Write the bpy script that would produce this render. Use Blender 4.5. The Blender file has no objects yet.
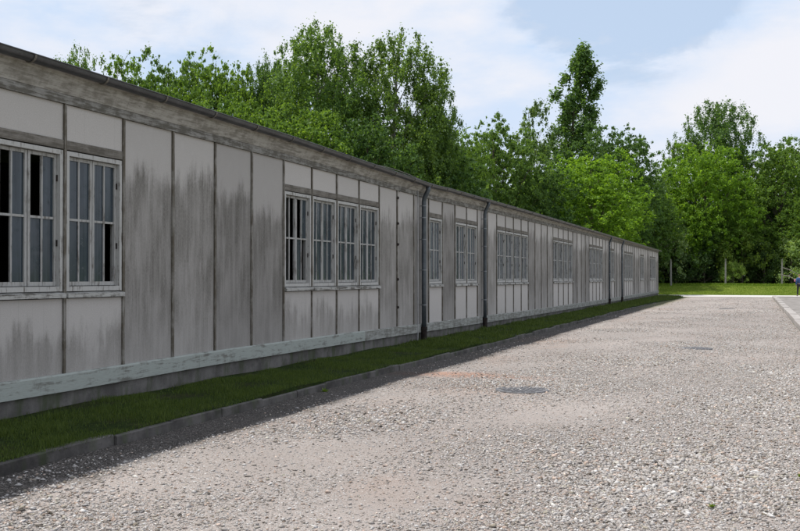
import bpy, math, random
import numpy as np
from mathutils import Vector, Matrix, Quaternion
random.seed(7); rng = np.random.default_rng(11)
S = bpy.context.scene
COL = S.collection
R = math.radians
# ---------------------------------------------------------------- camera frame
TH = math.atan(0.355); CT, ST = math.cos(TH), math.sin(TH)
CX, EYE = 7.25, 1.6
def at(px, py, z):
    """photo pixel (800 wide) and depth in metres -> world point"""
    x = (px - 400) / 1000 * z
    return Vector((CX + x * CT - z * ST, x * ST + z * CT, EYE + (277 - py) / 1000 * z))
MOD = 1.0982
def YK(k): return 9.222 + MOD * k + 0.02
# ---------------------------------------------------------------- helpers
def prop(o, label=None, cat=None, group=None, kind=None):
    if label: o['label'] = label
    if cat: o['category'] = cat
    if group: o['group'] = group
    if kind: o['kind'] = kind
    return o
def empty(name, loc, label, cat, group=None, rz=0):
    o = bpy.data.objects.new(name, None); COL.objects.link(o)
    o.location = loc; o.rotation_euler = (0, 0, rz)
    return prop(o, label, cat, group)
def link(name, me, parent=None):
    o = bpy.data.objects.new(name, me); COL.objects.link(o)
    if parent is not None: o.parent = parent
    return o
class MB:
    def __init__(s): s.v = []; s.f = []; s.a = {}
    def box(s, x0, x1, y0, y1, z0, z1, **at_):
        n = len(s.v)
        s.v += [(x0,y0,z0),(x1,y0,z0),(x1,y1,z0),(x0,y1,z0),(x0,y0,z1),(x1,y0,z1),(x1,y1,z1),(x0,y1,z1)]
        s.f += [tuple(n+i for i in q) for q in ((0,3,2,1),(4,5,6,7),(0,1,5,4),(1,2,6,5),(2,3,7,6),(3,0,4,7))]
        s._at(8, at_)
        return n
    def _at(s, n, d):
        for k, v in d.items(): s.a.setdefault(k, []).extend([v]*n)
    def prism(s, pts, dirv, **at_):
        """polygon pts extruded by dirv"""
        n = len(s.v); m = len(pts); d = Vector(dirv)
        s.v += [tuple(p) for p in pts] + [tuple(Vector(p)+d) for p in pts]
        s.f += [tuple(range(n+m-1, n-1, -1)), tuple(range(n+m, n+2*m))]
        s.f += [(n+i, n+(i+1)%m, n+m+(i+1)%m, n+m+i) for i in range(m)]
        s._at(2*m, at_)
    def sweep(s, prof, path, closed=True, cap=True, **at_):
        """prof: list of (x,z) offsets; path: list of (x,y,z) running along +y"""
        n = len(s.v); m = len(prof)
        for p in path: s.v += [(p[0]+q[0], p[1], p[2]+q[1]) for q in prof]
        for i in range(len(path)-1):
            for j in range(m if closed else m-1):
                a = n+i*m+j; b = n+i*m+(j+1)%m
                s.f.append((a, a+m, b+m, b))
        if cap and closed:
            s.f.append(tuple(range(n, n+m))); s.f.append(tuple(range(n+(len(path)-1)*m+m-1, n+(len(path)-1)*m-1, -1)))
        s._at(m*len(path), at_)
    def tube(s, pts, rad, seg=10, cap=True, **at_):
        n = len(s.v); pts = [Vector(p) for p in pts]
        if not hasattr(rad, '__len__'): rad = [rad]*len(pts)
        up = None
        for i, p in enumerate(pts):
            t = (pts[min(i+1, len(pts)-1)] - pts[max(i-1, 0)]).normalized()
            if up is None:
                up = t.orthogonal().normalized()
            else:
                up = (up - t*up.dot(t)); up = up.normalized() if up.length > 1e-6 else t.orthogonal().normalized()
            w = t.cross(up)
            for j in range(seg):
                a = 2*math.pi*j/seg
                s.v.append(tuple(p + (up*math.cos(a) + w*math.sin(a))*rad[i]))
        for i in range(len(pts)-1):
            for j in range(seg):
                a = n+i*seg+j; b = n+i*seg+(j+1)%seg
                s.f.append((a, b, b+seg, a+seg))
        if cap:
            s.f.append(tuple(range(n+seg-1, n-1, -1))); s.f.append(tuple(range(n+(len(pts)-1)*seg, n+len(pts)*seg)))
        s._at(seg*len(pts), at_)
    def build(s, name, mat, parent=None, smooth=False, bevel=0, recalc=True):
        me = bpy.data.meshes.new(name); me.from_pydata(s.v, [], s.f); me.update()
        if recalc:
            import bmesh
            bm = bmesh.new(); bm.from_mesh(me); bmesh.ops.recalc_face_normals(bm, faces=bm.faces[:]); bm.to_mesh(me); bm.free()
        for k, v in s.a.items():
            at_ = me.attributes.new(k, 'FLOAT', 'POINT'); at_.data.foreach_set('value', v)
        if smooth: me.polygons.foreach_set('use_smooth', [True]*len(me.polygons))
        me.materials.append(mat)
        o = link(name, me, parent)
        if parent is not None and parent.type == 'EMPTY' and name in WORLDSPACE: o.location = -parent.location
        if bevel:
            m = o.modifiers.new('bevel', 'BEVEL'); m.width = bevel; m.segments = 1; m.limit_method = 'ANGLE'
        return o
WORLDSPACE = set()
def npmesh(name, V, F, mat, attrs=None, smooth=False):
    """V (n,3) F (m,k) numpy"""
    me = bpy.data.meshes.new(name)
    me.vertices.add(len(V)); me.vertices.foreach_set('co', np.ascontiguousarray(V, np.float32).ravel())
    k = F.shape[1]
    me.loops.add(F.size); me.loops.foreach_set('vertex_index', np.ascontiguousarray(F, np.int32).ravel())
    me.polygons.add(len(F)); me.polygons.foreach_set('loop_start', np.arange(0, F.size, k, dtype=np.int32))
    me.polygons.foreach_set('loop_total', np.full(len(F), k, np.int32))
    if smooth: me.polygons.foreach_set('use_smooth', np.ones(len(F), bool))
    me.update(calc_edges=True)
    for a, v in (attrs or {}).items():
        t = me.attributes.new(a, 'FLOAT', 'POINT'); t.data.foreach_set('value', np.ascontiguousarray(v, np.float32))
    me.materials.append(mat)
    return me
# ---------------------------------------------------------------- materials
class NT:
    def __init__(s, name):
        s.m = bpy.data.materials.new(name); s.m.use_nodes = True
        s.t = s.m.node_tree; s.n = s.t.nodes; s.n.clear()
        s.out = s.n.new('ShaderNodeOutputMaterial')
    def new(s, typ, **kw):
        n = s.n.new('ShaderNode'+typ)
        for k, v in kw.items():
            if k.startswith('i_'):
                key = k[2:]; key = int(key) if key.isdigit() else key.replace('_', ' ')
                s.put(n, key, v)
            else: setattr(n, k, v)
        return n
    def put(s, n, key, v):
        if isinstance(v, bpy.types.NodeSocket): s.t.links.new(v, n.inputs[key])
        else: n.inputs[key].default_value = v
    def coord(s, scale=(1,1,1), kind='Object'):
        tc = s.new('TexCoord'); mp = s.new('Mapping'); s.put(mp, 'Vector', tc.outputs[kind]); mp.inputs['Scale'].default_value = scale
        return mp.outputs[0]
    def noise(s, vec, scale, detail=4, rough=.55, out=0, dist=0):
        n = s.new('TexNoise'); s.put(n, 'Vector', vec); s.put(n, 'Scale', scale); s.put(n, 'Detail', detail); s.put(n, 'Roughness', rough); s.put(n, 'Distortion', dist)
        return n.outputs[out]
    def vor(s, vec, scale, feat='F1', out='Distance', rnd=1):
        n = s.new('TexVoronoi', feature=feat); s.put(n, 'Vector', vec); s.put(n, 'Scale', scale); s.put(n, 'Randomness', rnd)
        return n.outputs[out]
    def ramp(s, fac, stops, interp='LINEAR'):
        n = s.new('ValToRGB'); s.put(n, 'Fac', fac); e = n.color_ramp.elements; n.color_ramp.interpolation = interp
        while len(e) < len(stops): e.new(.5)
        for i, (p, c) in enumerate(stops):
            e[i].position = p; e[i].color = (*c, 1) if hasattr(c, '__len__') else (c, c, c, 1)
        return n.outputs[0]
    def rng(s, v, a, b, c=0, d=1, smooth=True):
        n = s.new('MapRange', interpolation_type='SMOOTHSTEP' if smooth else 'LINEAR'); s.put(n, 0, v)
        for i, q in zip((1,2,3,4), (a,b,c,d)): s.put(n, i, q)
        return n.outputs[0]
    def math(s, op, a, b=0, c=None):
        n = s.new('Math', operation=op); s.put(n, 0, a); s.put(n, 1, b)
        if c is not None: s.put(n, 2, c)
        return n.outputs[0]
    def mix(s, fac, a, b, blend='MIX'):
        n = s.new('Mix', data_type='RGBA', blend_type=blend); s.put(n, 0, fac)
        for i, q in ((6, a), (7, b)):
            if isinstance(q, tuple) and len(q) == 3: q = (*q, 1)
            s.put(n, i, q)
        return n.outputs[2]
    def attr(s, name, out='Fac'):
        n = s.new('Attribute', attribute_name=name); return n.outputs[out]
    def sep(s, vec):
        n = s.new('SeparateXYZ'); s.put(n, 0, vec); return n.outputs
    def bump(s, h, strength=.3, dist=.01, nrm=None):
        n = s.new('Bump'); s.put(n, 'Height', h); s.put(n, 'Strength', strength); s.put(n, 'Distance', dist)
        if nrm: s.put(n, 'Normal', nrm)
        return n.outputs[0]
    def bsdf(s, col, rough=.8, spec=.3, metal=0, nrm=None):
        b = s.new('BsdfPrincipled')
        if isinstance(col, tuple) and len(col) == 3: col = (*col, 1)
        s.put(b, 'Base Color', col); s.put(b, 'Roughness', rough); s.put(b, 'Specular IOR Level', spec); s.put(b, 'Metallic', metal)
        if nrm: s.put(b, 'Normal', nrm)
        s.t.links.new(b.outputs[0], s.out.inputs[0])
        return b
def mat_plain(name, col, rough=.7, spec=.3, metal=0, var=.12, scale=6, bump=.15):
    t = NT(name); c = t.coord()
    n = t.noise(c, scale, 5); n2 = t.noise(c, scale*9, 3)
    k = t.math('ADD', t.math('MULTIPLY', n, .7), t.math('MULTIPLY', n2, .3))
    f = t.rng(k, .3, .7, 1-var*1.6, 1+var*1.6)
    colr = t.mix(1, col, f, 'MULTIPLY')
    t.bsdf(colr, rough, spec, metal, t.bump(n2, bump, .004))
    return t.m
def mat_panel():
    t = NT('wall_panel_board'); c = t.coord(); x, y, z = t.sep(c)[:3]
    tone = t.attr('tone'); st = t.attr('stain')
    cs = t.coord((1, 8, .9)); cs2 = t.coord((1, 30, 2.2)); cb = t.coord((1, 1.6, .9))
    s1 = t.noise(cs, 1, 5, .6); s2 = t.noise(cs2, 1, 4, .65); big = t.noise(cb, 1.2, 4)
    # streaky water stain starting below a ragged edge
    edge = t.math('ADD', st, t.math('MULTIPLY', t.math('SUBTRACT', t.math('ADD', t.math('MULTIPLY', s1, .55), t.math('MULTIPLY', big, .8)), .675), 1.35))
    d = t.math('SUBTRACT', edge, z)
    m = t.rng(t.math('ADD', d, t.math('MULTIPLY', t.math('SUBTRACT', t.noise(t.coord((1, 1.6, 1)), 22, 5, .7), .5), .30)), -.10, .30)
    fade = t.rng(z, .5, 1.5, .55, 1)           # dirt thins out again just above the beam
    streak = t.rng(t.math('ADD', t.math('MULTIPLY', s1, .45), t.math('MULTIPLY', s2, .55)), .36, .60, .45, 1)
    blot = t.rng(big, .35, .6, .66, 1.0)
    m = t.math('MULTIPLY', t.math('MULTIPLY', m, fade), t.math('MULTIPLY', streak, blot))
    fine = t.noise(t.coord((1, 1, 1)), 90, 3)
    clean = t.mix(t.rng(fine, .3, .7), (.385, .366, .348), (.445, .426, .408))
    mott = t.noise(c, 5, 6, .62)
    clean = t.mix(t.rng(mott, .5, .72, 0, .35), clean, (.45, .435, .42))
    dirty = t.mix(t.rng(t.math('ADD', t.math('MULTIPLY', s2, .5), t.math('MULTIPLY', t.noise(t.coord((1, 2.4, 1)), 30, 4, .65), .5)), .36, .64), (.082, .076, .066), (.215, .205, .188))
    col = t.mix(m, clean, dirty)
    # pale worn flecks in the dirty part
    fl = t.rng(t.noise(t.coord((1, 16, 3.5)), 1.6, 6, .7), .62, .72, 0, .55)
    col = t.mix(t.math('MULTIPLY', fl, m), col, (.36, .34, .33))
    # drips down from nails, edge grime
    dr = t.rng(t.noise(t.coord((1, 60, .25)), 1, 2), .66, .74, 0, .3)
    col = t.mix(dr, col, (.14, .13, .12))
    warm = t.rng(t.noise(c, .35, 2), .45, .65, 0, .35)
    col = t.mix(warm, col, (.25, .215, .18), 'MIX') if False else col
    col = t.mix(1, col, t.rng(tone, 0, 1, .82, 1.14, False), 'MULTIPLY')
    t.bsdf(col, .88, .2, 0, t.bump(t.math('ADD', fine, t.math('MULTIPLY', mott, 2)), .25, .003))
    return t.m
def mat_paintwood(name, paint, wood, grain, peel=.5, soft=.06, along='y', dirt=.3):
    """old paint over wood, flaking along the grain"""
    t = NT(name)
    sc = {'y': (9, .8, 9), 'z': (9, 9, .8)}[along]
    g = t.noise(t.coord(sc), 3.2, 6, .65); g2 = t.noise(t.coord(tuple(q*3 for q in sc)), 4, 4, .6)
    n = t.noise(t.coord(), 4.5, 6, .7)
    k = t.math('ADD', t.math('MULTIPLY', g, .55), t.math('MULTIPLY', n, .45))
    m = t.rng(k, peel-soft, peel+soft)
    wc = t.mix(g2, wood, grain)
    pc = t.mix(t.rng(g2, .35, .75, 0, dirt), paint, wood)
    col = t.mix(m, pc, wc)
    spots = t.rng(t.noise(t.coord(), 26, 4, .6), .68, .74, 0, .8)
    col = t.mix(spots, col, (.045, .04, .035))
    t.bsdf(col, .82, .22, 0, t.bump(t.math('ADD', t.math('MULTIPLY', m, -1.0), g2), .5, .003))
    return t.m
def mat_concrete(name, a, b, moss=0.0, rough=.9):
    t = NT(name); c = t.coord()
    n = t.noise(c, 2.2, 6, .65); f = t.noise(c, 40, 4, .6); v = t.noise(t.coord((3, 3, 1)), 1.5, 4)
    col = t.mix(t.rng(n, .3, .7), a, b)
    col = t.mix(t.rng(f, .55, .75, 0, .4), col, tuple(q*.45 for q in a))
    if moss: col = t.mix(t.rng(v, .48, .68, 0, moss), col, (.05, .07, .025))
    t.bsdf(col, rough, .2, 0, t.bump(t.math('ADD', f, n), .6, .006))
    return t.m
def mat_gravel():
    t = NT('gravel'); c = t.coord(); x, y, z = t.sep(c)[:3]
    jit = t.noise(c, 30, 2, .5, out=1)
    vj = t.mix(.012, c, jit, 'ADD')
    v1 = t.vor(vj, 42); v1c = t.vor(vj, 42, out='Color'); v2 = t.vor(vj, 95); v2c = t.vor(vj, 95, out='Color')
    r1 = t.sep(v1c)[0]; r2 = t.sep(v2c)[1]
    base = t.mix(t.rng(t.noise(c, 130, 3), .3, .7), (.285, .245, .222), (.385, .34, .315))
    st1 = t.ramp(r1, [(0, (.18, .16, .14)), (.25, (.32, .293, .272)), (.6, (.42, .396, .378)), (.88, (.56, .545, .535)), (1, (.72, .71, .70))])
    st2 = t.ramp(r2, [(0, (.20, .178, .16)), (.4, (.355, .328, .308)), (1, (.53, .515, .50))])
    m2 = t.rng(v2, .30, .48, 1, 0)
    col = t.mix(t.math('MULTIPLY', m2, .75), base, st2)
    cov = t.noise(t.coord((1, .55, 1)), .55, 5, .6)
    pres = t.math('MULTIPLY', t.rng(v1, .32, .46, 1, 0), t.math('GREATER_THAN', t.math('ADD', t.sep(v1c)[2], t.rng(cov, .35, .65, -.5, .45)), .42))
    col = t.mix(pres, col, st1)
    # reddish brick-dust patches and slow tone changes
    red = t.rng(t.math('ADD', t.noise(t.coord((.8, .45, 1)), .5, 4, .6), t.rng(x, 2, 5.5, .07, -.03)), .54, .72, 0, .6)
    col = t.mix(red, col, t.mix(1, col, (1.08, .90, .80), 'MULTIPLY'))
    # one brick-red smear in front of the manhole
    ex = t.math('DIVIDE', t.math('SUBTRACT', x, 2.75), 1.5); ey = t.math('DIVIDE', t.math('SUBTRACT', y, 15.6), .5)
    ee = t.math('ADD', t.math('MULTIPLY', ex, ex), t.math('MULTIPLY', ey, ey))
    ee = t.math('ADD', ee, t.math('MULTIPLY', t.noise(c, 2.5, 4), 1.2))
    col = t.mix(t.rng(ee, .5, 2.0, .8, 0), col, (.40, .235, .17))
    big = t.rng(t.noise(t.coord((.7, .5, 1)), .35, 4, .6), .3, .7, .88, 1.1)
    col = t.mix(1, col, big, 'MULTIPLY')
    # eave shadow deepened in the gravel colour, ragged dark strip along the kerb
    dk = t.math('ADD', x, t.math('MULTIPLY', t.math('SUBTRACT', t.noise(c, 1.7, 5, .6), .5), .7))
    eave_shade = t.mix(t.noise(c, 60, 3), (.022, .020, .018), (.06, .054, .048))
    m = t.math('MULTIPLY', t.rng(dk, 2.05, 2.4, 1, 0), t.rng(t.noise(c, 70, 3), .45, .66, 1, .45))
    col = t.mix(m, col, eave_shade)
    # greenish film at the verge far away
    gr = t.math('MULTIPLY', t.rng(y, 45, 62), t.rng(dk, 1.9, 2.7, .5, 0))
    col = t.mix(gr, col, (.16, .17, .06))
    h = t.math('ADD', t.math('MULTIPLY', pres, t.math('SUBTRACT', 1, v1)), t.math('MULTIPLY', m2, .4))
    t.bsdf(col, .9, .2, 0, t.bump(h, .8, .012))
    return t.m
def mat_stone():
    t = NT('gravel_stone'); a = t.attr('tone'); c = t.coord()
    col = t.ramp(a, [(0, (.09, .08, .07)), (.10, (.21, .185, .16)), (.35, (.325, .298, .278)), (.62, (.42, .398, .382)), (.88, (.53, .512, .498)), (1, (.64, .625, .61))])
    hue = t.attr('hue')
    col = t.mix(t.rng(hue, .80, .95, 0, .6), col, t.mix(1, col, (1.15, .85, .66), 'MULTIPLY'))
    col = t.mix(t.rng(hue, .0, .12, .5, 0), col, t.mix(1, col, (1.05, 1.0, .72), 'MULTIPLY'))
    col = t.mix(1, col, t.rng(t.noise(c, 120, 3), .3, .7, .8, 1.15), 'MULTIPLY')
    t.bsdf(col, .85, .25)
    return t.m
def mat_turf(name, a, b, dry, k=1.0):
    t = NT(name); c = t.coord()
    n = t.noise(c, .5 if name == 'lawn_turf' else 1.3, 5, .6); f = t.noise(c, 14, 5, .7); ff = t.noise(c, 70, 3, .7)
    col = t.mix(t.rng(f, .3, .7), a, b)
    col = t.mix(t.rng(n, .45, .7, 0, .6), col, dry)
    col = t.mix(t.rng(ff, .5, .75, 0, .6), col, tuple(q*.4 for q in a))
    t.bsdf(col, .95, .1, 0, t.bump(t.math('ADD', f, ff), 1, .04))
    return t.m
def mat_leaf(name, dark, light, trans=.35, rough=.5, use_obj=True):
    t = NT(name); a = t.attr('tone')
    col = t.mix(a, dark, light)
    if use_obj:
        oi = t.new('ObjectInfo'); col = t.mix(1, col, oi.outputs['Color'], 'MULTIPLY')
    b = t.bsdf(col, rough, .25)
    tr = t.new('BsdfTranslucent'); t.put(tr, 0, t.mix(1, col, (1.35, 1.25, .45), 'MULTIPLY'))
    mx = t.new('MixShader'); t.put(mx, 0, trans); t.t.links.new(b.outputs[0], mx.inputs[1]); t.t.links.new(tr.outputs[0], mx.inputs[2])
    t.t.links.new(mx.outputs[0], t.out.inputs[0])
    return t.m
def mat_bark(name, a, b):
    t = NT(name); n = t.noise(t.coord((5, 5, 1)), 3, 6, .65)
    t.bsdf(t.mix(t.rng(n, .35, .65), a, b), .9, .2, 0, t.bump(n, .7, .02)); return t.m
def mat_glass():
    t = NT('window_glass'); a = t.attr('tone'); c = t.coord()
    n = t.noise(t.coord((1, 6, .7)), 1.4, 5, .6)
    fold = t.noise(t.coord((1, 26, .2)), 1.0, 2, .5)
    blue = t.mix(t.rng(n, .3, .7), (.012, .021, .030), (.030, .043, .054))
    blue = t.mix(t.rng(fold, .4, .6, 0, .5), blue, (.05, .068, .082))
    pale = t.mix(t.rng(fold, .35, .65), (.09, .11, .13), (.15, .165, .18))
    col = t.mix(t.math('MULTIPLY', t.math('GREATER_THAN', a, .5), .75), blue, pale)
    dust = t.rng(t.noise(c, 9, 5, .7), .5, .8, .12, .5)
    b = t.bsdf(col, dust, .4, 0, t.bump(t.noise(c, 3, 2), .04, .05))
    return t.m

M = {}
M['panel'] = mat_panel()
M['batten'] = mat_paintwood('batten_wood', (.26, .25, .23), (.15, .13, .105), (.055, .05, .035), .47, .08, 'z')
M['rail'] = mat_paintwood('rail_wood', (.28, .275, .26), (.175, .165, .145), (.06, .055, .045), .49, .06, 'y', .6)
M['lintel'] = mat_paintwood('lintel_wood', (.21, .195, .175), (.15, .135, .115), (.06, .055, .045), .5, .1, 'y', .6)
M['fascia'] = mat_paintwood('fascia_board', (.41, .395, .365), (.295, .28, .25), (.13, .12, .10), .50, .09, 'y', .5)
M['beam'] = mat_paintwood('mint_beam_paint', (.35, .385, .36), (.275, .275, .25), (.07, .07, .06), .56, .07, 'y', .5)
M['beam_worn'] = mat_paintwood('worn_beam_paint', (.34, .355, .335), (.27, .265, .24), (.08, .08, .07), .50, .09, 'y', .5)
M['frame'] = mat_paintwood('white_window_paint', (.44, .44, .425), (.24, .225, .20), (.09, .08, .07), .58, .06, 'z', .25)
M['sash'] = mat_paintwood('sash_paint', (.38, .38, .37), (.21, .20, .18), (.08, .07, .06), .56, .07, 'z', .35)
M['sill'] = mat_paintwood('sill_paint', (.43, .43, .41), (.18, .17, .15), (.06, .055, .05), .52, .06, 'y', .3)
M['core'] = mat_plain('dark_joint', (.02, .019, .018), .95, .1)
M['plinth'] = mat_concrete('plinth_concrete', (.085, .08, .076), (.185, .176, .168), .6)
M['kerb'] = mat_concrete('kerb_concrete', (.045, .042, .040), (.14, .132, .125), .5)
M['slab'] = mat_concrete('slab_concrete', (.30, .275, .26), (.43, .405, .39), .15)
M['pad'] = mat_concrete('rubble_gravel', (.17, .155, .145), (.31, .29, .275), .1)
M['path'] = mat_concrete('path_concrete', (.52, .50, .47), (.62, .60, .58), 0)
M['gutter'] = mat_plain('weathered_zinc_gutter', (.062, .064, .068), .42, .5, .35, .2, 3)
M['bracket'] = mat_plain('bracket_steel', (.15, .135, .115), .6, .4, .2)
M['pipe'] = mat_plain('grey_blue_downpipe', (.075, .088, .10), .45, .5, .25, .2, 4)
M['pipering'] = mat_plain('pipe_clip_metal', (.22, .235, .25), .5, .5, .3)
M['iron'] = mat_plain('rusty_cast_iron', (.022, .016, .014), .8, .3, .1, .35, 12)
M['roof'] = mat_plain('roofing_felt', (.075, .072, .07), .9, .2, 0, .2, 3)
M['white'] = mat_plain('conductor_wire', (.33, .33, .33), .5, .4, .2)
M['glass'] = mat_glass()
M['inside'] = mat_plain('dim_interior_board', (.035, .033, .03), .95, .1)
M['gravel'] = mat_gravel(); M['stone'] = mat_stone()
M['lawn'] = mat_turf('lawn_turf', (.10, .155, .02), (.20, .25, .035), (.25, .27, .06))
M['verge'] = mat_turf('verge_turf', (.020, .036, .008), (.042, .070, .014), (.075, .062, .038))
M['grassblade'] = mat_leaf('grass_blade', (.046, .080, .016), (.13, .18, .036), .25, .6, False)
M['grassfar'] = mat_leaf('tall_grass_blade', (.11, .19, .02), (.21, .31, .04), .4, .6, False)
M['leaf'] = mat_leaf('leaf_foliage', (.084, .150, .042), (.185, .285, .080), .56)
M['bark'] = mat_bark('bark', (.055, .045, .035), (.12, .105, .085))
M['birchbark'] = mat_bark('pale_bark', (.10, .095, .085), (.30, .29, .27))
M['post'] = mat_concrete('post_concrete', (.20, .19, .18), (.32, .31, .295), .2)
M['cover'] = mat_plain('manhole_iron', (.16, .157, .162), .55, .4, .3, .2, 10)
M['deadwood'] = mat_plain('bleached_branch', (.24, .22, .19), .8)

# ---------------------------------------------------------------- heights along the long wall
def lerp(tab, k):
    if k <= tab[0][0]: return tab[0][1]
    for (a, va), (b, vb) in zip(tab, tab[1:]):
        if k <= b: return va + (vb-va)*(k-a)/(b-a)
    return tab[-1][1]
GUT = [(-14, 0.02), (0, 0.0), (5, -.04), (10.9, -.15), (11.5, -.17), (13, -.14), (22, -.13), (40, -.16), (66, -.2)]
RAIL = [(-14, 0), (0, 0), (5, -.02), (10, -.07), (12, -.09), (18, -.05), (22, -.03), (40, -.02), (66, 0)]
SILLB = [(-14, 0), (0, 0), (3, .03), (8, .02), (12, 0), (22, -.05), (34, -.06), (66, 0)]
def dg(k): return lerp(GUT, k)
def dr(k): return lerp(RAIL, k)
def db(k): return lerp(SILLB, k)
K0, K1 = -14, 66
WIN = [-13, -12, -8, -7, -6, -3, -2, -1, 0, 5, 6, 7, 8, 12, 14, 15, 18, 19, 20, 21, 26, 27, 28, 29, 34, 35, 36, 37, 40, 41, 46, 47, 48, 49, 54, 55, 60, 61, 62, 63]
ZB, ZP, ZS, ZW0, ZW1, ZL0, ZL1, ZT = .33, .53, 1.36, 1.44, 3.01, 3.025, 3.125, 3.53
HOUSE = empty('barrack', (0, YK(0), .33), 'long single-storey barrack of weathered grey wall panels with white-framed windows', 'building')
HL = HOUSE.location.copy()
def hb(mb, name, mat, parent=None, **kw):
    """link a part of the barrack that was written in world coordinates"""
    o = mb.build(name, mat, parent or HOUSE, **kw)
    if parent is None: o.location = -HL
    return o
# wall: panels, each a board proud of a dark core
w = MB(); core = MB()
for k in range(K0, K1):
    y0, y1 = YK(k)+.016, YK(k+1)-.030
    top = ZT + dr(k+.5) - .002; bot = ZP + db(k+.5) - .01
    tone = random.random(); j = random.uniform(-.004, .004)
    if k in WIN:
        w.box(-.035, j, y0, y1, bot, ZS-.002, tone=min(1.6, tone*.5+(.45 if k < 8 else 1.0)), stain=1.08+random.uniform(-.1, .1) - (.6 if k > 8 else 0))
        w.box(-.035, j, y0, y1, ZL1+.002, top, tone=tone*.5+.5, stain=-3)
        core.box(-.12, -.036, YK(k), YK(k+1), bot, ZW0-.05)
        core.box(-.12, -.036, YK(k), YK(k+1), ZW1+.05, top)
    else:
        w.box(-.035, j, y0, y1, bot, top, tone=tone, stain=2.9+random.uniform(-.2, .12) + (.15 if k > 10 else 0))
        core.box(-.12, -.036, YK(k), YK(k+1), bot, top)
# end gable wall (far) and near gable, rear wall
yE, yN = YK(K1), YK(K0)
for yy in (yE, yN-.06):
    for i in range(9):
        x1 = -.13 - i*1.1; w.box(x1-1.07, x1, yy, yy+.05, .52, 3.45, tone=random.random(), stain=2.7)
w.box(-10.1, -10.04, yN, yE, .5, 3.4, tone=.5, stain=2.7)
WALL = hb(w, 'wall', M['panel'])
WALLCORE = hb(core, 'wall_backing', M['core'])
fl = MB(); fl.box(-10.0, -.13, yN+.01, yE-.01, .34, .42); hb(fl, 'floor_deck', M['inside'])
iw = MB(); iw.box(-2.75, -2.65, yN+.01, yE-.01, .43, 3.2)
for k in range(K0+2, K1, 7): iw.box(-2.64, -.14, YK(k)-.03, YK(k)+.03, .43, 3.2)
hb(iw, 'inner_wall', M['inside'])
# battens over the joints
for k in range(K0, K1+1):
    b = MB(); y = YK(k); wd = .021 + random.uniform(-.003, .003)
    off = -.006
    b.box(-.035, .022, y+off-wd, y+off+wd*.9, ZP+db(k)-.008, ZT+dr(k)-.003)
    hb(b, 'batten', M['batten'])
# top rail, in lengths that overlap module joints
def sections(lo, hi, step):
    k = lo
    while k < hi: yield k, min(hi, k+step); k += step
for a, b_ in sections(K0, K1, 4):
    m = MB(); p = [(0, YK(a+(b_-a)*i/4)+(.002 if i == 0 else 0)-(.002 if i == 4 else 0), ZT+dr(a+(b_-a)*i/4)) for i in range(5)]
    m.sweep([(-.12, 0), (.034, 0), (.030+random.uniform(0,.004), .10), (-.12, .10)], p)
    hb(m, 'top_rail', M['rail'])
# fascia / eave board, leaning outwards under the gutter
for a, b_ in sections(K0, K1, 5):
    m = MB(); p = [(0, YK(a+(b_-a)*i/5)+(.003 if i == 0 else 0), 0) for i in range(6)]
    n = len(m.v); prof = []
    for i in range(6):
        k = a+(b_-a)*i/5; zb = ZT+dr(k)+.103; zt = 3.86+dg(k)
        m.v += [(.012, p[i][1], zb), (.036, p[i][1], zb), (.135, p[i][1], zt), (.105, p[i][1], zt)]
    for i in range(5):
        for jx in range(4): m.f.append((i*4+jx, i*4+4+jx, i*4+4+(jx+1)%4, i*4+(jx+1)%4))
    m.f += [(0, 1, 2, 3), (23, 22, 21, 20)]
    hb(m, 'fascia', M['fascia'])
# mint painted sill beam in lengths
joints = [K0, -7.2, -.4+.0, 2.55, 8.2, 13.6, 19, 24.5, 30, 35.6, 41, 46.5, 52, 57.4, 62, K1]
for a, b_ in zip(joints, joints[1:]):
    m = MB(); N = 6; o_ = random.uniform(0, .006)
    p = [(o_, YK(a+(b_-a)*i/N)+(.003 if i == 0 else 0), ZB+db(a+(b_-a)*i/N)) for i in range(N+1)]
    m.sweep([(-.10, 0), (.045, 0), (.045, .180), (.026, .197), (-.10, .197)], p)
    hb(m, 'sill_beam', M['beam'] if a < 8 else M['beam_worn'])
# plinth
m = MB(); N = 80
m.sweep([(-.16, -.4), (.002, -.4), (.002, .325), (-.16, .325)], [(0, yN+(yE-yN)*i/N, db(K0+(K1-K0)*i/N)) for i in range(N+1)])
m.box(-10.0, -.17, yE-.1, yE-.004, -.4, .32); m.box(-10.0, -.17, yN+.004, yN+.1, -.4, .32)
hb(m, 'plinth', M['plinth'])
# roof (low double pitch, felt) with slightly sagging edge
m = MB(); N = 80
for i in range(N+1):
    k = K0+(K1-K0)*i/N; y = yN-.25+(yE-yN+.5)*i/N; z = 3.885+dg(k)
    m.v += [(.135, y, z), (-5, y, 4.93), (-10.2, y, 3.85), (-10.2, y, 3.80), (-5, y, 4.87), (.135, y, z-.022)]
for i in range(N):
    for jx in range(6): m.f.append((i*6+jx, i*6+6+jx, i*6+6+(jx+1)%6, i*6+(jx+1)%6))
m.f += [(0,1,2,3,4,5), tuple(N*6+q for q in (5,4,3,2,1,0))]
for yy in (yE-.03, yN+.0):      # gable triangles
    m.prism([(-.1, yy, 3.46), (-10.1, yy, 3.46), (-10.1, yy, 3.79), (-5, yy, 4.86), (-.1, yy, 3.7)], (0, .03, 0))
ROOF = hb(m, 'roof', M['roof'])
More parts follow.
